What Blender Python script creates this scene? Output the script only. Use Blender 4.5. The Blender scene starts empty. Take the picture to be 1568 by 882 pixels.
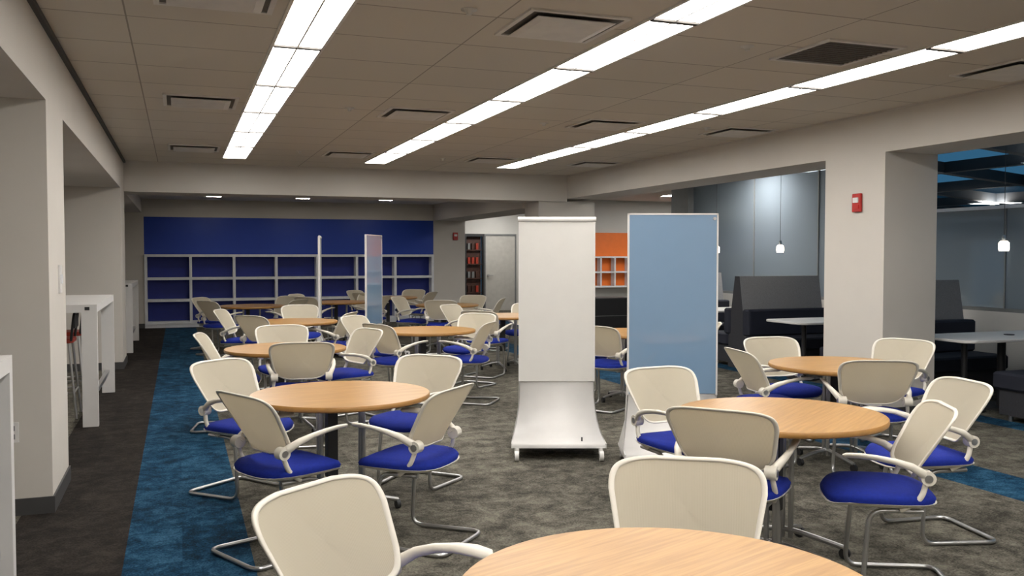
import bpy, math, random
from mathutils import Vector, Matrix
random.seed(4)
scene=bpy.context.scene
COL=scene.collection

# ------------------------------------------------------------ materials
def lin(c):
    return tuple(((v/255)/12.92 if v/255<=0.04045 else ((v/255+0.055)/1.055)**2.4) for v in c)+(1.0,)

def new_mat(name):
    m=bpy.data.materials.new(name); m.use_nodes=True
    nt=m.node_tree
    return m,nt,nt.nodes['Principled BSDF']

def mat(name,c,rough=0.6,metal=0.0,var=0.06,scale=8.0,bump=0.0,bscale=200.0,coat=0.0,alpha=1.0,spec=0.5):
    m,nt,b=new_mat(name)
    N=nt.nodes; L=nt.links
    col=lin(c)
    tc=N.new('ShaderNodeTexCoord')
    no=N.new('ShaderNodeTexNoise'); no.inputs['Scale'].default_value=scale; no.inputs['Detail'].default_value=4
    L.new(tc.outputs['Object'],no.inputs['Vector'])
    r=N.new('ShaderNodeValToRGB')
    r.color_ramp.elements[0].position=.3; r.color_ramp.elements[1].position=.7
    r.color_ramp.elements[0].color=tuple(max(0,x*(1-var)) for x in col[:3])+(1,)
    r.color_ramp.elements[1].color=tuple(min(1,x*(1+var)) for x in col[:3])+(1,)
    L.new(no.outputs['Fac'],r.inputs['Fac']); L.new(r.outputs['Color'],b.inputs['Base Color'])
    b.inputs['Roughness'].default_value=rough; b.inputs['Metallic'].default_value=metal
    b.inputs['Coat Weight'].default_value=coat; b.inputs['Alpha'].default_value=alpha
    b.inputs['Specular IOR Level'].default_value=spec
    if bump>0:
        n2=N.new('ShaderNodeTexNoise'); n2.inputs['Scale'].default_value=bscale
        L.new(tc.outputs['Object'],n2.inputs['Vector'])
        bp=N.new('ShaderNodeBump'); bp.inputs['Strength'].default_value=bump; bp.inputs['Distance'].default_value=.002
        L.new(n2.outputs['Fac'],bp.inputs['Height']); L.new(bp.outputs['Normal'],b.inputs['Normal'])
    return m

def emit(name,c,s):
    m,nt,b=new_mat(name)
    b.inputs['Base Color'].default_value=lin(c)
    b.inputs['Emission Color'].default_value=lin(c); b.inputs['Emission Strength'].default_value=s
    return m

def glass(name,tint,fac,rough=.03,gl=(200,215,225),frost=None,ff=.5):
    m,nt,b=new_mat(name); N=nt.nodes; L=nt.links
    N.remove(b)
    t=N.new('ShaderNodeBsdfTransparent'); t.inputs['Color'].default_value=lin(tint)
    src=t.outputs[0]
    if frost:
        d=N.new('ShaderNodeBsdfDiffuse'); d.inputs['Color'].default_value=lin(frost)
        m2=N.new('ShaderNodeMixShader'); m2.inputs[0].default_value=ff; L.new(t.outputs[0],m2.inputs[1]); L.new(d.outputs[0],m2.inputs[2]); src=m2.outputs[0]
    g=N.new('ShaderNodeBsdfGlossy'); g.inputs['Roughness'].default_value=rough; g.inputs['Color'].default_value=lin(gl)
    mx=N.new('ShaderNodeMixShader'); mx.inputs[0].default_value=fac
    L.new(src,mx.inputs[1]); L.new(g.outputs[0],mx.inputs[2]); L.new(mx.outputs[0],N['Material Output'].inputs['Surface'])
    return m

M_wall=mat('painted_wall',(199,194,186),.75,var=.015,scale=3)
M_wall2=mat('painted_wall_bright',(208,206,201),.75,var=.015,scale=3)
M_base=mat('rubber_baseboard',(62,62,62),.6)
M_blue=mat('blue_wall_paint',(4,56,158),.45,var=.03,scale=2)
M_blue2=mat('blue_shelf_back',(4,32,125),.5,var=.05)
M_shelf=mat('white_laminate',(220,222,226),.4)
M_orange=mat('orange_paint',(235,118,38),.5,var=.03)
M_white=mat('white_powdercoat',(216,214,211),.4,var=.02)
M_plastic=mat('offwhite_plastic',(219,213,200),.38,var=.02)
M_seat=mat('royal_blue_fabric',(22,40,132),.85,var=.10,scale=60,bump=.4,bscale=500,spec=.2)
M_chrome=mat('satin_chrome',(185,185,185),.28,metal=.9,var=.02)
M_dark=mat('dark_plastic',(35,35,37),.5)
M_seam=mat('fixture_seam',(70,66,62),.7)
M_booth=mat('charcoal_upholstery',(44,45,50),.85,var=.15,scale=80,bump=.3)
M_boothl=mat('grey_felt_panel',(130,129,131),.9,var=.10,scale=80,bump=.3)
M_navy=mat('navy_seat',(24,28,42),.8,var=.1)
M_red=mat('alarm_red',(170,28,22),.35)
M_redseat=mat('stool_red',(160,50,30),.5)
M_dw=mat('glass_board_blue',(120,148,176),.03,var=.01,coat=.6)
M_wb=mat('whiteboard_enamel',(220,218,213),.22,var=.015,coat=.3)
M_beam=mat('dark_steel_beam',(32,36,40),.6)
M_greywall=mat('slate_wall',(140,150,156),.8,var=.06,scale=1.5)
M_greycol=mat('grey_column_paint',(120,122,122),.7)
M_door=mat('door_leaf_grey',(190,187,180),.5)
M_brown=mat('dark_brown_wood',(70,42,32),.5,var=.3,scale=12)
M_diff=mat('diffuser_metal',(215,211,204),.5)
M_grill=mat('return_grille',(95,90,84),.7,var=.2,scale=60)
M_caster=mat('caster_grey',(215,213,210),.5)
M_light=emit('fluorescent_lens',(255,251,246),16.5)
M_down=emit('downlight_lens',(255,246,234),60.0)
M_fill=emit('fill_panel_glow',(255,251,246),45.0)  # glow for the added fill panels, not a known lamp
M_pend=emit('pendant_glass',(255,240,215),8.0)
M_frost=glass('frosted_partition_glass',(175,188,196),.12,frost=(156,168,178),ff=.6)
M_sky=glass('skylight_pane',(190,215,225),.08)

# chair mesh-back : cream knit, partly see-through
def mesh_mat():
    m,nt,b=new_mat('knit_back'); N=nt.nodes; L=nt.links
    tc=N.new('ShaderNodeTexCoord'); w=N.new('ShaderNodeTexWave'); w.inputs['Scale'].default_value=60
    L.new(tc.outputs['Object'],w.inputs['Vector'])
    r=N.new('ShaderNodeValToRGB'); r.color_ramp.elements[0].color=lin((207,199,178)); r.color_ramp.elements[1].color=lin((219,211,192))
    L.new(w.outputs['Fac'],r.inputs['Fac']); L.new(r.outputs['Color'],b.inputs['Base Color'])
    b.inputs['Roughness'].default_value=.6
    t=N.new('ShaderNodeBsdfTransparent'); mx=N.new('ShaderNodeMixShader'); mx.inputs[0].default_value=.12
    tl=N.new('ShaderNodeBsdfTranslucent'); tl.inputs['Color'].default_value=lin((228,218,196))
    m0=N.new('ShaderNodeMixShader'); m0.inputs[0].default_value=.38; L.new(b.outputs[0],m0.inputs[1]); L.new(tl.outputs[0],m0.inputs[2])
    L.new(m0.outputs[0],mx.inputs[1]); L.new(t.outputs[0],mx.inputs[2]); L.new(mx.outputs[0],N['Material Output'].inputs['Surface'])
    return m
M_mesh=mesh_mat()

def wood_mat():
    m,nt,b=new_mat('light_oak'); N=nt.nodes; L=nt.links
    tc=N.new('ShaderNodeTexCoord'); mp=N.new('ShaderNodeMapping'); mp.inputs['Scale'].default_value=(1.2,22,1.2)
    L.new(tc.outputs['Object'],mp.inputs['Vector'])
    no=N.new('ShaderNodeTexNoise'); no.inputs['Scale'].default_value=3; no.inputs['Detail'].default_value=8; no.inputs['Distortion'].default_value=.6
    L.new(mp.outputs[0],no.inputs['Vector'])
    r=N.new('ShaderNodeValToRGB'); r.color_ramp.elements[0].position=.3; r.color_ramp.elements[1].position=.7
    r.color_ramp.elements[0].color=lin((158,115,58)); r.color_ramp.elements[1].color=lin((184,141,80))
    L.new(no.outputs['Fac'],r.inputs['Fac']); L.new(r.outputs['Color'],b.inputs['Base Color'])
    b.inputs['Roughness'].default_value=.32
    return m
M_wood=wood_mat()
M_woodedge=mat('oak_edge_band',(160,117,62),.45,var=.08,scale=25)

def math_node(nt,op,a,b=None,clamp=False):
    n=nt.nodes.new('ShaderNodeMath'); n.operation=op; n.use_clamp=clamp
    for i,v in enumerate((a,b)):
        if v is None: continue
        if isinstance(v,(int,float)): n.inputs[i].default_value=v
        else: nt.links.new(v,n.inputs[i])
    return n.outputs[0]

def carpet():
    m,nt,b=new_mat('carpet_tiles'); N=nt.nodes; L=nt.links
    g=N.new('ShaderNodeNewGeometry'); s=N.new('ShaderNodeSeparateXYZ'); L.new(g.outputs['Position'],s.inputs[0])
    X=s.outputs['X']; Y=s.outputs['Y']
    no=N.new('ShaderNodeTexNoise'); no.inputs['Scale'].default_value=6; no.inputs['Detail'].default_value=10; no.inputs['Roughness'].default_value=.85; no.inputs['Distortion'].default_value=.3
    L.new(g.outputs['Position'],no.inputs['Vector'])
    tx=math_node(nt,'FLOOR',math_node(nt,'DIVIDE',X,.6)); ty=math_node(nt,'FLOOR',math_node(nt,'DIVIDE',Y,.6))
    cb=N.new('ShaderNodeCombineXYZ'); L.new(tx,cb.inputs[0]); L.new(ty,cb.inputs[1])
    wn=N.new('ShaderNodeTexWhiteNoise'); L.new(cb.outputs[0],wn.inputs['Vector'])
    fac=math_node(nt,'ADD',no.outputs['Fac'],math_node(nt,'MULTIPLY',math_node(nt,'SUBTRACT',wn.outputs['Value'],.5),.07))
    fn=N.new('ShaderNodeTexNoise'); fn.inputs['Scale'].default_value=90; fn.inputs['Detail'].default_value=3
    L.new(g.outputs['Position'],fn.inputs['Vector'])
    fac=math_node(nt,'ADD',fac,math_node(nt,'MULTIPLY',math_node(nt,'SUBTRACT',fn.outputs['Fac'],.5),.35))
    def ramp(cs):
        r=N.new('ShaderNodeValToRGB'); e=r.color_ramp.elements
        e[0].position=.38; e[0].color=lin(cs[0]); e[1].position=.66; e[1].color=lin(cs[2])
        x=e.new(.5); x.color=lin(cs[1]); L.new(fac,r.inputs['Fac']); return r.outputs['Color']
    grey=ramp([(50,48,43),(86,83,75),(124,120,108)])
    blue=ramp([(14,32,46),(20,58,84),(56,98,124)])
    dark=ramp([(32,29,28),(43,39,36),(62,57,52)])
    def band(a,c): return math_node(nt,'MULTIPLY',math_node(nt,'GREATER_THAN',X,a),math_node(nt,'LESS_THAN',X,c))
    def mix(f,a,c):
        mm=N.new('ShaderNodeMix'); mm.data_type='RGBA'; L.new(f,mm.inputs[0]); L.new(a,mm.inputs[6]); L.new(c,mm.inputs[7]); return mm.outputs[2]
    bb=math_node(nt,'MAXIMUM',band(-.28,.34),math_node(nt,'MAXIMUM',band(4.98,5.5),band(7.0,7.3)))
    c=mix(bb,grey,blue); c=mix(band(-.9,-.28),c,dark)
    L.new(c,b.inputs['Base Color']); b.inputs['Roughness'].default_value=.95; b.inputs['Specular IOR Level'].default_value=.1
    bp=N.new('ShaderNodeBump'); bp.inputs['Strength'].default_value=.5; bp.inputs['Distance'].default_value=.004
    L.new(fn.outputs['Fac'],bp.inputs['Height']); L.new(bp.outputs['Normal'],b.inputs['Normal'])
    return m
M_carpet=carpet()

def ceil_mat():
    m,nt,b=new_mat('acoustic_tiles'); N=nt.nodes; L=nt.links
    g=N.new('ShaderNodeNewGeometry'); s=N.new('ShaderNodeSeparateXYZ'); L.new(g.outputs['Position'],s.inputs[0])
    X=math_node(nt,'ADD',s.outputs['X'],10.27); Y=math_node(nt,'ADD',s.outputs['Y'],14.0)
    l1=math_node(nt,'LESS_THAN',math_node(nt,'MODULO',Y,.7),.013)
    l2=math_node(nt,'LESS_THAN',math_node(nt,'MODULO',X,2.0),.010)
    ln=math_node(nt,'MAXIMUM',l1,l2)
    cb=N.new('ShaderNodeCombineXYZ'); L.new(math_node(nt,'FLOOR',math_node(nt,'DIVIDE',X,2.0)),cb.inputs[0]); L.new(math_node(nt,'FLOOR',math_node(nt,'DIVIDE',Y,.7)),cb.inputs[1])
    wn=N.new('ShaderNodeTexWhiteNoise'); L.new(cb.outputs[0],wn.inputs['Vector'])
    r=N.new('ShaderNodeValToRGB'); r.color_ramp.elements[0].color=lin((203,196,183)); r.color_ramp.elements[1].color=lin((209,202,189))
    L.new(wn.outputs['Value'],r.inputs['Fac'])
    mm=N.new('ShaderNodeMix'); mm.data_type='RGBA'; L.new(ln,mm.inputs[0]); L.new(r.outputs['Color'],mm.inputs[6]); mm.inputs[7].default_value=lin((150,143,132))
    L.new(mm.outputs[2],b.inputs['Base Color']); b.inputs['Roughness'].default_value=.9
    return m
M_ceil=ceil_mat()

# ------------------------------------------------------------ mesh builder
class MB:
    def __init__(s): s.v=[];s.f=[];s.m=[];s.sm=[];s.mats=[]
    def mi(s,m):
        if m not in s.mats: s.mats.append(m)
        return s.mats.index(m)
    def add(s,vs,fs,m,smooth=False):
        o=len(s.v); k=s.mi(m); s.v+= [tuple(v) for v in vs]
        for f in fs: s.f.append([i+o for i in f]); s.m.append(k); s.sm.append(smooth)
    def box(s,x0,x1,y0,y1,z0,z1,m,zf=None):
        v=[(x0,y0,z0),(x1,y0,z0),(x1,y1,z0),(x0,y1,z0),(x0,y0,z1),(x1,y0,z1),(x1,y1,z1),(x0,y1,z1)]
        if zf: v=[(x,y,z+zf(x)) for x,y,z in v]
        s.add(v,[(0,3,2,1),(4,5,6,7),(0,1,5,4),(1,2,6,5),(2,3,7,6),(3,0,4,7)],m)
    def loft(s,rings,m,smooth=True,caps=True):
        n=len(rings[0]); vs=[p for r in rings for p in r]; fs=[]
        for i in range(len(rings)-1):
            for j in range(n):
                a=i*n+j; b=i*n+(j+1)%n
                fs.append((a,b,b+n,a+n))
        s.add(vs,fs,m,smooth)
        if caps:
            s.add(rings[0],[tuple(range(n))[::-1]],m); s.add(rings[-1],[tuple(range(n))],m)
    def tube(s,path,rad,m,seg=10):
        P=[Vector(p) for p in path]; n=len(P); rings=[]
        t0=(P[1]-P[0]).normalized(); up=Vector((0,0,1)) if abs(t0.z)<.9 else Vector((0,1,0))
        nx=t0.cross(up).normalized(); 
        for i in range(n):
            t=(P[min(i+1,n-1)]-P[max(i-1,0)]).normalized()
            nx=(nx-t*nx.dot(t)).normalized(); ny=t.cross(nx)
            r=rad[i] if isinstance(rad,list) else rad
            rx,ry=(r if isinstance(r,tuple) else (r,r))
            rings.append([P[i]+nx*math.cos(a)*rx+ny*math.sin(a)*ry for a in [2*math.pi*k/seg for k in range(seg)]])
        s.loft(rings,m)
    def lathe(s,prof,m,c=(0,0),seg=32):
        rings=[[(c[0]+r*math.cos(2*math.pi*k/seg),c[1]+r*math.sin(2*math.pi*k/seg),z) for k in range(seg)] for r,z in prof]
        s.loft(rings,m,True,False)
        s.add(rings[0],[tuple(range(seg))[::-1]],m); s.add(rings[-1],[tuple(range(seg))],m)
    def cyl(s,a,b,r,m,seg=20): s.tube([a,b],r,m,seg)
    def rbox(s,x0,x1,y0,y1,z0,z1,m,r=.03,seg=5,e=.006):
        def ring(d,z):
            pts=[]
            for cx,cy,a0 in ((x1-r,y1-r,0),(x0+r,y1-r,90),(x0+r,y0+r,180),(x1-r,y0+r,270)):
                for k in range(seg+1):
                    a=math.radians(a0+90*k/seg); pts.append((cx+(r-d)*math.cos(a),cy+(r-d)*math.sin(a),z))
            return pts
        s.loft([ring(e,z0),ring(0,z0+e),ring(0,z1-e),ring(e,z1)],m,False)
    def mesh(s,name):
        me=bpy.data.meshes.new(name); me.from_pydata(s.v,[],s.f)
        for m in s.mats: me.materials.append(m)
        me.polygons.foreach_set('material_index',s.m); me.polygons.foreach_set('use_smooth',s.sm)
        me.update(); return me
    def obj(s,name,loc=(0,0,0),rz=0): return place(s.mesh(name),name,loc,rz)

def place(me,name,loc=(0,0,0),rz=0):
    o=bpy.data.objects.new(name,me); o.location=loc; o.rotation_euler=(0,0,rz); COL.objects.link(o); return o
def B(name,x0,x1,y0,y1,z0,z1,m):
    b=MB(); b.box(x0,x1,y0,y1,z0,z1,m); return b.obj(name)
def fillet(pts,r,n=5):
    P=[Vector(p) for p in pts]; out=[P[0]]
    for i in range(1,len(P)-1):
        a=(P[i-1]-P[i]); c=(P[i+1]-P[i]); d=min(r,a.length*.48,c.length*.48)
        p0=P[i]+a.normalized()*d; p1=P[i]+c.normalized()*d
        for k in range(n+1):
            t=k/n; out.append(p0*(1-t)**2+P[i]*2*t*(1-t)+p1*t*t)
    out.append(P[-1]); return out

# ------------------------------------------------------------ room shell
XL=-.73; XR=6.25; ZC=2.92; YS=9.8
B('floor',-3.6,16.2,-3.2,26.2,-.1,0,M_carpet)
B('ceiling',XL,XR,-3.0,14.1,ZC,3.1,M_ceil)
# left side
B('wall_left_outer',-3.6,-3.5,-3.2,20.7,0,3.1,M_wall)
B('beam_left',-3.5,XL,-3.0,14.1,2.48,3.1,M_wall)
B('beam_left_nook',-3.5,XL,14.1,20.7,2.48,3.1,M_wall)
for k,(a,c) in enumerate(((-1.5,-.7),(6.0,6.83),(13.3,14.2))):
    B('pilaster_left'+('' if k==0 else '.%03d'%k),-1.75,XL,a,c,0,2.48,M_wall)
    b=MB(); b.box(-1.762,XL+.012,a-.012,c+.012,0,.1,M_base); b.obj('baseboard_left' if k==0 else 'baseboard_left.%03d'%k)
# reveal where ceiling meets walls
b=MB(); b.box(XL,XL+.03,-3,14.1,ZC-.03,ZC,M_base); b.box(XR-.02,XR,-3,14.1,ZC-.012,ZC,M_wall); b.box(XL,XR,14.08,14.1,ZC-.012,ZC,M_wall); b.obj('trim_1')
B('beam_back',XL,XR,14.1,14.8,2.48,3.1,M_wall)
B('ceiling_nook',XL,5.7,14.8,20.7,2.77,3.1,M_wall2)
b=MB()
b.box(-3.6,-.69,20.7,20.98,0,3.1,M_wall); b.box(-.69,5.7,20.7,20.98,2.39,3.1,M_wall)
b.box(5.7,6.49,20.7,20.98,0,3.1,M_wall); b.box(-.69,5.7,20.95,20.98,0,2.39,M_wall); b.obj('wall_back')
B('baseboard_back',-3.5,-.69,20.688,20.7,0,.1,M_base)
B('baseboard_back.001',5.7,6.49,20.688,20.7,0,.1,M_base)
B('wall_front',-3.6,16.2,-3.2,-3.0,0,3.2,M_wall)
B('beam_nook_right',5.7,6.49,14.8,20.7,2.39,3.1,M_wall)
# blue feature wall with shelving
b=MB()
b.box(-.69,5.7,20.71,20.95,1.58,2.39,M_blue); b.box(-.69,5.7,20.92,20.95,0,1.58,M_blue2)
z0s=(.08,.56,1.03,1.53)
for z in z0s: b.box(-.69,5.7,20.66,20.92,z,z+.055,M_shelf)
b.box(-.69,5.7,20.68,20.92,0,.08,M_shelf)
for k in range(8):
    x=-.69+k*(6.39-.055)/7; b.box(x,x+.055,20.665,20.92,.1,1.56,M_shelf)
b.obj('bookshelf_wall_unit')
# right colonnade
B('beam_right',XR,6.89,-3.0,14.8,2.53,3.1,M_wall)
for k,(a,c) in enumerate(((-.8,.03),(6.72,7.55))):
    s='' if k==0 else '.001'
    B('column_right'+s,XR,6.89,a,c,0,2.53,M_wall); B('baseboard_right'+s,XR-.012,6.902,a-.012,c+.012,0,.1,M_base)
B('column_back',5.75,6.8,14.16,14.8,0,2.48,M_wall)
B('baseboard_column',5.738,6.812,14.148,14.812,0,.1,M_base)
# hall behind
B('wall_hall_left',6.4,6.49,20.98,24.0,0,3.1,M_wall)
B('wall_hall_rear_1',6.4,7.5,24,24.2,0,3.1,M_wall2); B('wall_hall_rear_2',9.05,16.2,24,24.2,0,3.1,M_wall2); B('wall_hall_rear_3',7.5,9.05,24,24.2,2.17,3.1,M_wall2)
B('ceiling_hall',6.49,16.2,14.8,24.2,2.97,3.1,M_wall2)
B('wall_hall_right',16.0,16.2,-3.0,24.0,0,3.1,M_greywall)
# doors
b=MB()
b.box(7.5,7.56,23.98,24.1,0,2.17,M_dark); b.box(8.03,8.09,23.98,24.1,0,2.17,M_dark); b.box(7.56,8.03,23.98,24.1,2.1,2.17,M_dark); b.box(7.56,8.03,23.98,24.1,0,.1,M_dark)
b.box(7.56,8.03,24.12,24.18,.1,2.1,M_brown)
for z in (.5,.9,1.3,1.7):
    b.box(7.56,8.03,24.04,24.12,z,z+.03,M_brown)
    for x in (7.62,7.74,7.86): b.box(x,x+.07,24.05,24.11,z+.03,z+.03+.18,random.choice([M_redseat,M_brown,M_brown,M_greycol]))
b.obj('door_1')
b=MB(); b.box(8.09,9.05,24.0,24.05,0,2.17,M_door); b.box(8.09,8.13,23.98,24.0,0,2.17,M_greycol); b.box(9.01,9.05,23.98,24.0,0,2.17,M_greycol); b.box(8.13,9.01,23.98,24.0,2.12,2.17,M_greycol)
b.cyl((8.2,23.99,1.0),(8.2,23.93,1.0),.03,M_chrome); b.cyl((8.2,23.93,1.0),(8.33,23.93,1.0),.012,M_chrome); b.obj('door_2')
# orange wall
B('wall_orange_support',9.3,15.9,20.7,20.95,0,2.97,M_wall2)
b=MB(); b.box(9.6,12.4,20.66,20.7,.75,2.14,M_orange)
for z in (.75,1.12,1.5): b.box(9.6,12.4,20.45,20.66,z,z+.04,M_shelf)
for k in range(8): x=9.6+k*.394; b.box(x,x+.04,20.46,20.66,.75,1.53,M_shelf)
b.obj('orange_wall_shelf')
# glass side wall of booth area
B('wall_right',8.95,9.07,-3,14.5,0,.9,M_wall2)
B('column_grey',8.88,9.14,14.5,15.1,0,2.97,M_greycol)
b=MB(); b.box(9.0,9.02,YS,14.5,.94,2.93,M_frost)
b.box(8.96,9.06,YS,14.5,.9,.94,M_greycol); b.box(8.97,9.05,YS,14.5,2.93,2.97,M_greycol)
for y in (YS,11.0,12.6): b.box(8.985,9.035,y,y+.02,.94,2.93,M_greycol)
b.obj('window_1')
b=MB(); b.box(9.0,9.02,-3,YS,.94,2.1,M_frost); b.box(8.97,9.05,-3,YS,2.1,2.14,M_shelf); b.box(8.96,9.06,-3,YS,.9,.94,M_greycol)
for y in (-.5,1.5,3.5,5.6,7.75): b.box(8.99,9.03,y,y+.02,.94,2.1,M_greycol)
b.obj('window_2')
B('ceiling_booth',6.89,9.14,YS,14.8,2.97,3.1,M_wall2)
# atrium roof : slopes down away from the room
def zr(x): return -max(0,x-9.14)*.085
b=MB()
b.box(6.89,9.14,-3,YS,3.1,3.12,M_sky); b.box(9.14,16.2,-3,14.8,3.1,3.12,M_sky,zr); b.obj('skylight_glazing')
b=MB()
for x in (6.95,9.2,10.8,12.4,14.0,15.6): b.box(x,x+.14,-3,YS if x<9.2 else 14.8,2.94,3.1,M_beam,lambda q,x=x: zr(x))
for y in (-1.,.9,2.8,4.7,6.6,8.5,10.4,12.3,14.2):
    if y<YS-.2: b.box(6.89,9.14,y,y+.14,2.94,3.1,M_beam)
    b.box(9.14,16.0,y,y+.14,2.94,3.1,M_beam,zr)
b.obj('skylight_beams')
B('wall_atrium_header',9.14,16.0,14.8,14.9,2.3,3.1,M_greywall)
# atrium interior: glazed office front
b=MB(); b.box(12.0,12.1,-3,14.5,0,1.0,M_wall2); b.box(12.0,12.06,-3,14.5,1.0,2.1,M_greywall); b.box(11.98,12.1,-3,14.5,1.78,1.84,M_beam); b.box(11.96,12.12,-3,14.5,2.1,2.16,M_shelf)
for y in range(-2,14,2): b.box(11.97,12.0,y,y+.04,1.0,2.1,M_greycol)
b.obj('office_partition')

# ------------------------------------------------------------ ceiling fixtures
for k,xc in enumerate((.745,2.72,4.77)):
    b=MB(); y1=13.12; L=1.42; y=y1
    while y>-2.6:
        a=y-L
        b.box(xc-.15,xc-.006,a+.022,y-.022,ZC-.006,ZC-.002,M_light)
        b.box(xc+.006,xc+.15,a+.022,y-.022,ZC-.006,ZC-.002,M_light)
        b.box(xc-.15,xc+.15,a-.022,a+.022,ZC-.018,ZC-.001,M_seam)
        b.box(xc-.006,xc+.006,a+.022,y-.022,ZC-.010,ZC-.001,M_diff)
        y=a
    b.box(xc-.17,xc-.15,y,y1,ZC-.012,ZC-.001,M_diff); b.box(xc+.15,xc+.17,y,y1,ZC-.012,ZC-.001,M_diff); b.box(xc-.17,xc+.17,y1-.012,y1+.01,ZC-.012,ZC-.001,M_diff)
    b.obj('linear_ceiling_light'+('' if k==0 else '.%03d'%k))
def diffuser_mesh(grill):
    b=MB(); r=.31
    b.box(-r,r,-r,-r+.03,-.012,0,M_diff); b.box(-r,r,r-.03,r,-.012,0,M_diff); b.box(-r,-r+.03,-r+.03,r-.03,-.012,0,M_diff); b.box(r-.03,r,-r+.03,r-.03,-.012,0,M_diff)
    b.box(-r+.03,r-.03,-r+.03,r-.03,-.003,0,M_grill)
    if not grill:
        rings=[[(-s,-s,z),(s,-s,z),(s,s,z),(-s,s,z)] for s,z in ((.24,-.02),(.245,-.026),(.2,-.034))]
        b.loft(rings,M_diff,False)
    else:
        for k in range(12): y=-r+.05+k*.046; b.box(-r+.03,r-.03,y,y+.008,-.008,-.003,M_grill)
    return b.mesh('ceiling_diffuser')
D0=diffuser_mesh(False); D1=diffuser_mesh(True)
for xc in (.2,2.15,4.17,5.8):
    for yc in (1.3,4.95,8.45,12.1):
        g=(xc==4.17 and yc==4.95); place(D1 if g else D0,'return_air_grille' if g else 'ceiling_air_diffuser',(xc,yc,ZC-.0005))
b=MB(); b.lathe([(.045,0),(.045,-.006),(.02,-.012),(.015,-.03)],M_wall2,seg=20); SP=b.mesh('sprinkler_head')
for p in ((1.53,4.8),(3.5,5.0),(1.5,8.35),(3.55,8.6),(1.5,12),(3.5,12.2),(5.3,8.3)): place(SP,'sprinkler_head',(p[0],p[1],ZC))
b=MB(); b.box(-.14,.14,-.07,.07,-.008,-.002,M_down)
b.box(-.16,.16,-.09,-.07,-.012,0,M_white); b.box(-.16,.16,.07,.09,-.012,0,M_white); b.box(-.16,-.14,-.07,.07,-.012,0,M_white); b.box(.14,.16,-.07,.07,-.012,0,M_white)
DL=b.mesh('downlight')
for x in (.69,2.47,4.24):
    for y in (16.4,19.3): place(DL,'recessed_downlight',(x,y,2.77))
def fill_panel(x,y,z,name='hall_fill_panel'):  # framed glowing square, added as fill light
    b=MB(); b.box(-.3,.3,-.3,.3,-.006,0,M_fill); b.box(-.32,.32,-.32,-.3,-.012,0,M_white); b.box(-.32,.32,.3,.32,-.012,0,M_white); b.box(-.32,-.3,-.3,.3,-.012,0,M_white); b.box(.3,.32,-.3,.3,-.012,0,M_white)
    b.obj(name,(x,y,z))
for x,y in ((8,17.2),(8.3,22.6),(11,18.4),(13,18.8),(8.35,12.2)): fill_panel(x,y,2.97)  # fill panels added to brighten hall, orange wall and booth area
for x in (10.87,14.07):
    for y in (.97,4.77,8.57,12.37): fill_panel(x,y,2.938+zr(x-.07),'atrium_fill_panel')  # fill panels added under the roof beams to brighten the atrium
# left bar area ceiling lights in the soffit
for y in (3.5,10,17): place(DL,'recessed_downlight',(-2.4,y,2.48))

# ------------------------------------------------------------ wall devices
def alarm(name,loc,rz):
    b=MB(); b.rbox(-.06,.06,-.03,0,-.09,.09,M_red,r=.01); b.box(-.035,.035,-.04,-.03,-.0,.05,M_white); b.box(-.04,.04,-.034,-.03,-.06,-.02,M_red); b.obj(name,loc,rz)
alarm('fire_alarm',(6.25,7.07,2.07),math.radians(-90))
alarm('fire_alarm',(6.24,20.69,2.02),0)
b=MB(); b.box(0,.01,-.06,.06,-.09,.09,M_white); b.box(.01,.018,-.035,-.01,-.03,.03,M_shelf); b.box(.01,.018,.01,.035,-.03,.03,M_shelf); b.obj('light_switch',(XL,6.5,1.40))
b=MB(); b.box(-.035,.035,-.008,0,-.06,.06,M_white); b.box(-.015,.015,-.012,-.008,.01,.04,M_greycol); b.box(-.015,.015,-.012,-.008,-.04,-.01,M_greycol); b.obj('wall_outlet',(-.94,6.0,.50))

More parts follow.
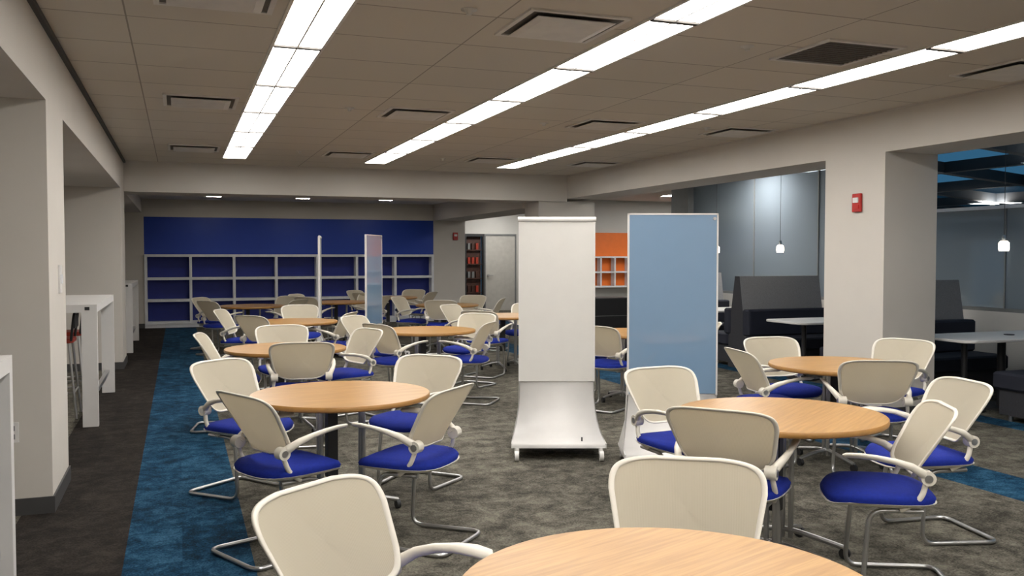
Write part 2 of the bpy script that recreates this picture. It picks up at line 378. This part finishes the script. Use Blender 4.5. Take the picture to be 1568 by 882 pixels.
# ------------------------------------------------------------ chair
def chair_mesh():
    b=MB()
    def ring(sx,sy,z,n=3.2,dz=0):
        pts=[]
        for k in range(36):
            a=2*math.pi*k/36; c=math.cos(a); s=math.sin(a)
            x=sx*math.copysign(abs(c)**(2/n),c); y=sy*math.copysign(abs(s)**(2/n),s)
            zz=z-.022*max(0,(y-.12)/.12)**2+ .012*(x/.25)**2
            pts.append((x,y,zz))
        return pts
    b.loft([ring(.20,.19,.405),ring(.245,.235,.418),ring(.255,.245,.428)],M_plastic)
    b.loft([ring(.247,.237,.428),ring(.252,.242,.445),ring(.24,.23,.462),ring(.19,.18,.474),ring(.08,.08,.478)],M_seat)
    # back shell
    seg=60; n=7
    def pt(u,v):
        s=(v+1)/2; z=.53+.33*s
        hw=.200+.064*math.sin(min(s,.85)/.85*math.pi/2)
        y=-.215-.010*s-.095*s*s+.07*u*u*(1-.35*s)+.055*(1-s)**3
        return Vector((u*hw,y,z -.014*u*u*s+.02*u*u*(1-s)))
    def ringpts(r):
        o=[]
        for k in range(seg):
            a=2*math.pi*(k+.5)/seg; c=math.cos(a); s=math.sin(a)
            o.append((r*math.copysign(abs(c)**(2/n),c),r*math.copysign(abs(s)**(2/n),s)))
        return o
    rs=[.02,.35,.62,.80,.93]
    for sg in (1,-1):
        R=[[pt(u,v)+Vector((0,sg*.002,0)) for u,v in ringpts(r)] for r in rs]
        b.loft(R,M_mesh,True,False); b.add(R[0],[tuple(range(seg))],M_mesh,True)
    prof=[(.925,.002),(.935,.006),(.955,.008),(.98,.008),(1.0,.004),(1.0,-.004),(.98,-.008),(.955,-.008),(.935,-.006),(.925,-.002)]
    b.loft([[pt(u,v)+Vector((0,o,0)) for u,v in ringpts(r)] for r,o in prof],M_plastic,True,False)
    for sx in (1,-1):
        path=[(sx*.200,-.165,.555),(sx*.232,-.145,.58),(sx*.256,-.09,.615),(sx*.268,-.02,.638),(sx*.268,.06,.652),(sx*.262,.13,.658),(sx*.254,.185,.657),(sx*.25,.2,.655)]
        rad=[(.018,.022),(.018,.022),(.016,.018),(.017,.014),(.021,.012),(.025,.011),(.023,.010),(.01,.005)]
        b.tube(path,rad,M_plastic,12)
        b.cyl((sx*.190,-.168,.56),(sx*.243,-.168,.56),.032,M_plastic,18)
        b.cyl((sx*.243,-.168,.56),(sx*.246,-.168,.56),.018,M_chrome,14)
        b.tube(fillet([(sx*.215,-.168,.555),(sx*.232,-.14,.46),(sx*.205,-.06,.405)],.06),(.013),M_plastic,8)
    p=[(-.19,-.16,.40),(-.19,.07,.397),(-.20,.10,.013),(-.235,-.33,.013),(.235,-.33,.013),(.20,.10,.013),(.19,.07,.397),(.19,-.16,.40)]
    b.tube(fillet(p,.07,6),.0115,M_chrome,10)
    b.cyl((-.19,.0,.398),(.19,.0,.398),.010,M_chrome,8); b.cyl((-.19,-.12,.40),(.19,-.12,.40),.010,M_chrome,8)
    return b.mesh('armchair_mesh')
CH=chair_mesh()
def chair(x,y,brg): place(CH,'conference_chair',(x,y,.001),-math.radians(brg))

def table_mesh(r=.525):
    b=MB(); n=72
    def rg(rr,z): return [(rr*math.cos(2*math.pi*k/n),rr*math.sin(2*math.pi*k/n),z) for k in range(n)]
    b.loft([rg(r-.03,.705),rg(r-.004,.712),rg(r,.718),rg(r,.736),rg(r-.004,.74)],M_woodedge,True,False)
    b.add(rg(r-.004,.74),[tuple(range(n))],M_wood); b.add(rg(r-.03,.705),[tuple(range(n))[::-1]],M_woodedge)
    b.box(-.22,.22,-.16,.16,.685,.705,M_dark)
    for sx in (-1,1):
        for dy in (-.022,.022): b.cyl((sx*.13,dy,.06),(sx*.13,dy,.69),.014,M_chrome,12)
        b.tube(fillet([(sx*.13,-.30,.055),(sx*.13,-.2,.075),(sx*.13,0,.11),(sx*.13,.2,.075),(sx*.13,.30,.055)],.08),(.014),M_chrome,10)
        b.tube(fillet([(sx*.13,0,.10),(sx*.25,0,.085),(sx*.36,0,.055)],.05),.014,M_chrome,10)
        for px,py in ((sx*.13,-.30),(sx*.13,.30),(sx*.36,0)):
            b.cyl((px-.012,py,.028),(px+.012,py,.028),.028,M_dark,16); b.cyl((px,py,.03),(px,py,.06),.008,M_chrome,8)
    b.box(-.09,-.03,-.03,.03,.25,.69,M_dark)
    return b.mesh('round_table_mesh')
TB=table_mesh()
def table(x,y,a=0): place(TB,'round_table',(x,y,0),math.radians(a))

tabs=[(1.10,1.86,20),(.89,5.30,10),(2.90,3.83,35),(4.65,5.42,0),(.88,8.10,15),(2.56,9.54,5),(1.35,11.4,0),(4.2,11.5,0),(1.11,15.2,0),(2.67,16.0,0),(3.92,17.4,0),(4.2,14.4,0),(4.55,8.5,0)]
for t in tabs: table(*t)
chairs=[(.54,2.50,143),(1.47,2.40,212),
 (.53,4.84,64),(1.17,4.76,-46),(.42,6.05,140),(1.45,5.85,225),
 (2.81,4.62,175),(2.51,3.66,50),(3.08,3.34,-60),(3.84,3.85,-78),
 (4.50,4.98,25),(4.18,5.62,100),(4.70,6.12,185),(5.42,5.75,250),
 (.95,7.62,5),(.44,8.42,100),(1.44,8.38,-110),(.96,8.95,180),
 (2.14,9.2,65),(2.84,9.08,-55),(3.18,10.1,230),(2.08,10.18,135),
 (.98,11.05,50),(1.75,11.2,-60),(1.6,12.7,180),(.75,12.1,110),
 (3.75,11.0,45),(4.65,11.0,-45),(3.8,12.1,140),(4.65,12.05,220),
 (.62,14.8,55),(1.6,14.8,-50),(.55,15.7,125),(1.6,15.7,225),
 (2.2,15.6,50),(3.15,15.6,-50),(2.2,16.5,130),(3.15,16.5,230),
 (3.45,17,50),(4.4,17,-50),(3.5,17.9,140),(4.4,17.9,220),
 (3.95,13.85,20),(4.75,14.0,-60),(3.7,14.8,130),(4.7,14.9,225),
 (4.12,8.2,60),(5.0,8.1,-60),(4.2,9.0,130),(5.0,9.0,225)]
for c in chairs: chair(*c)

# ------------------------------------------------------------ mobile boards
def board_mesh(glassy,w=.60,h=1.86):
    b=MB(); hw=w/2; m=M_dw if glassy else M_wb
    b.rbox(-hw,hw,-.014,.014,.55,h-.03,m,r=.008,e=.002) if not glassy else None
    if glassy:
        b.box(-hw,hw,.004,.016,.50,h,M_white); b.box(-hw+.012,hw-.012,-.008,.004,.51,h-.012,M_dw)
        b.box(-hw,-hw+.012,-.012,.004,.50,h,M_white); b.box(hw-.012,hw,-.012,.004,.50,h,M_white); b.box(-hw,hw,-.012,.004,h-.012,h,M_white)
        b.cyl((hw-.03,-.02,h-.04),(hw-.03,-.005,h-.04),.012,M_chrome,12)
    else:
        b.tube([(-hw-.01,-.006,h-.022),(hw+.01,-.006,h-.022)],.022,M_white,14)
        b.box(-hw-.004,-hw+.008,-.018,.016,.55,h-.03,M_white); b.box(hw-.008,hw+.004,-.018,.016,.55,h-.03,M_white)
    pr=[(.0,.60,0),(.0,.44,.0),(-.012,.34,.01),(-.045,.25,.022),(-.10,.19,.036),(-.18,.15,.05),(-.27,.132,.058),(-.36,.125,.062),(-.375,.115,.062),(-.375,.09,.062)]
    P=[Vector((0,y,z)) for y,z,_ in pr]
    inner=[]
    for i,p in enumerate(P):
        t=(P[min(i+1,len(P)-1)]-P[max(i-1,0)]).normalized(); nrm=Vector((0,-t.z,t.y))
        inner.append(p-nrm*.014 if nrm.y<0 or nrm.z>0 else p+nrm*.014)
    A=[(-hw-pr[i][2],P[i].y,P[i].z) for i in range(len(P))]; Bv=[(hw+pr[i][2],P[i].y,P[i].z) for i in range(len(P))]
    C=[(-hw-pr[i][2],inner[i].y,inner[i].z) for i in range(len(P))]; Dv=[(hw+pr[i][2],inner[i].y,inner[i].z) for i in range(len(P))]
    n=len(P); fs=[]
    for i in range(n-1):
        fs+=[(i,i+1,n+i+1,n+i),(2*n+i,3*n+i,3*n+i+1,2*n+i+1),(i,2*n+i,2*n+i+1,i+1),(n+i,n+i+1,3*n+i+1,3*n+i)]
    b.add(A+Bv+C+Dv,fs,M_white,True)
    b.box(-hw-.05,hw+.05,-.36,.14,.092,.106,M_white)
    b.box(-hw-.0,hw+.0,.012,.03,.09,.60,M_white)
    for sx in (-1,1):
        s=[(-.375,.09),(-.375,.125),(-.27,.132),(-.18,.15),(-.10,.19),(-.045,.25),(-.012,.34),(0,.44),(0,.6),(.03,.6),(.05,.3),(.14,.12),(.14,.09)]
        fl=[.062,.062,.058,.05,.036,.022,.01,0,0,0,.01,.04,.05]
        V=[(sx*(hw+f),y,z) for (y,z),f in zip(s,fl)]+[(sx*(hw+f-.008),y,z) for (y,z),f in zip(s,fl)]
        k=len(s); b.add(V,[tuple(range(k)),tuple(range(k,2*k))[::-1]]+[(i,(i+1)%k,k+(i+1)%k,k+i) for i in range(k)],M_white)
        for y in (-.40,.12):
            x=sx*(hw+.02); b.cyl((x-.016,y-.012,.038),(x+.016,y-.012,.038),.038,M_caster,24); b.cyl((x-.018,y-.012,.038),(x+.018,y-.012,.038),.014,M_dark,12); b.cyl((x,y+.03,.05),(x,y+.03,.095),.018,M_caster,10)
    b.cyl((.18,-.30,.125),(.18,-.30,.16),.006,M_dark,8)
    return b.mesh('mobile_board_mesh')
W=board_mesh(False); G=board_mesh(True,w=.68,h=1.87)
yaw=math.radians(-20.4)
place(W,'mobile_whiteboard',(2.82,6.56,0),yaw)
place(G,'mobile_glass_board',(3.485,5.90,0),yaw)
place(G,'mobile_glass_board',(2.78,13.5,0),math.radians(90-32))
place(W,'mobile_whiteboard',(2.04,14.0,0),math.radians(90-10))

# ------------------------------------------------------------ bar tables and stools
def bar_table(y0,y1):
    b=MB(); x0,x1=-1.5,-.70
    b.box(x0,x1,y0,y1,1.04,1.11,M_white)
    for a in (y0,y1-.07):
        b.box(x1-.13,x1,a,a+.07,0,1.04,M_white); b.box(x0,x0+.13,a,a+.07,0,1.04,M_white)
    b.box(x1-.10,x1-.06,y0-.003,y0,1.06,1.09,M_dark)
    b.box(x1-.09,x1-.05,y0+.07,y1-.07,.22,.26,M_chrome)
    b.obj('bar_table')
for a,c in ((2.3,4.50),(8.9,11.15),(15.5,17.8)): bar_table(a,c)
b=MB()
b.rbox(-.19,.19,-.19,.19,.72,.76,M_redseat,r=.06)
for sx in (-1,1):
    for sy in (-1,1): b.tube([(sx*.15,sy*.15,.72),(sx*.21,sy*.21,.0)],.012,M_chrome,8)
b.tube([(-.19,-.19,.25),(.19,-.19,.25),(.19,.19,.25),(-.19,.19,.25),(-.19,-.18,.25)],.01,M_chrome,8)
b.tube(fillet([(-.17,-.17,.74),(-.18,-.2,1.0),(.18,-.2,1.0),(.17,-.17,.74)],.05),.012,M_dark,8)
b.box(-.17,.17,-.205,-.19,.86,.98,M_dark)
ST=b.mesh('bar_stool_mesh')
for y in (9.5,10.4): place(ST,'bar_stool',(-1.85,y,0),math.radians(-90))
for y in (9.6,10.45): place(ST,'bar_stool',(-1.14,y,0),math.radians(90))

# ------------------------------------------------------------ booths
def booth_mesh():
    b=MB(); x0,x1=7.22-7.9,8.55-7.9
    sec=[(-.20,0),(.20,0),(.20,.42),(.055,1.27),(-.055,1.27),(-.20,.42)]
    V=[(x0,y,z) for y,z in sec]+[(x1,y,z) for y,z in sec]; n=6
    b.add(V,[tuple(range(n))[::-1],tuple(range(n,2*n))],M_booth)
    b.add(V,[(i,(i+1)%n,n+(i+1)%n,n+i) for i in range(n)],M_boothl)
    for s in (-1,1):
        y0,y1=sorted((s*.20,s*.74)); b.rbox(x0-.02,x1+.02,y0,y1,.30,.46,M_navy,r=.04,e=.02)
        y0,y1=sorted((s*.22,s*.68)); b.box(x0+.02,x1-.02,y0,y1,.06,.30,M_booth)
        y0,y1=sorted((s*.14,s*.30)); b.rbox(x0-.02,x1+.02,y0,y1,.46,.82,M_navy,r=.04,e=.02)
        for xx in (x0+.08,x1-.08): b.cyl((xx,s*.6,0),(xx,s*.6,.06),.02,M_chrome,10)
    return b.mesh('booth_mesh')
BO=booth_mesh()
for y in (5.6,8.05,10.5,12.95): place(BO,'booth_bench',(7.9,y,0))
b=MB(); b.rbox(-.85,.85,-.38,.38,.712,.74,M_white,r=.12,seg=8); b.cyl((0,0,.02),(0,0,.712),.04,M_dark,16); b.cyl((0,0,0),(0,0,.02),.26,M_dark,32); b.cyl((-.5,.0,.02),(-.5,0,.712),.03,M_dark,16); b.cyl((-.5,0,0),(-.5,0,.02),.2,M_dark,32); b.cyl((.1,.0,.74),(.1,0,.748),.05,M_dark,20)
BT=b.mesh('booth_table_mesh')
for y in (6.82,9.28,11.73): place(BT,'booth_table',(7.88,y,0))
b=MB(); b.lathe([(.045,.0),(.05,.03),(.048,.08),(.03,.10)],M_pend,seg=20); b.lathe([(.02,.10),(.018,.15),(.004,.16)],M_chrome,seg=12); b.cyl((0,0,.16),(0,0,1.36),.003,M_dark,6)
PD=b.mesh('pendant_mesh')
for x,y in ((7.7,6.66),(7.7,10.2),(7.7,11.75)): place(PD,'pendant_lamp',(x,y,1.60))
b=MB(); b.rbox(-.45,.45,-.3,.3,.04,.72,M_dark,r=.05,e=.02); b.box(-.4,.4,-.25,.25,0,.04,M_dark); b.box(-.42,.42,-.31,-.30,.36,.37,M_greycol); b.obj('storage_cabinet',(8.0,16.2,0))

# ------------------------------------------------------------ world, camera
w=bpy.data.worlds.new('dusk_sky'); scene.world=w; w.use_nodes=True
bg=w.node_tree.nodes['Background']; bg.inputs['Color'].default_value=(.11,.24,.36,1); bg.inputs['Strength'].default_value=1.1
cam=bpy.data.cameras.new('camera'); cam.lens=31.5; cam.sensor_width=36; cam.clip_end=200; cam.clip_start=.05
co=bpy.data.objects.new('camera',cam); COL.objects.link(co); co.location=(0,0,1.55); co.rotation_euler=(math.radians(90-2.05),0,math.radians(-20.4))
scene.camera=co
scene.view_settings.view_transform='Standard'
scene.view_settings.exposure=.05
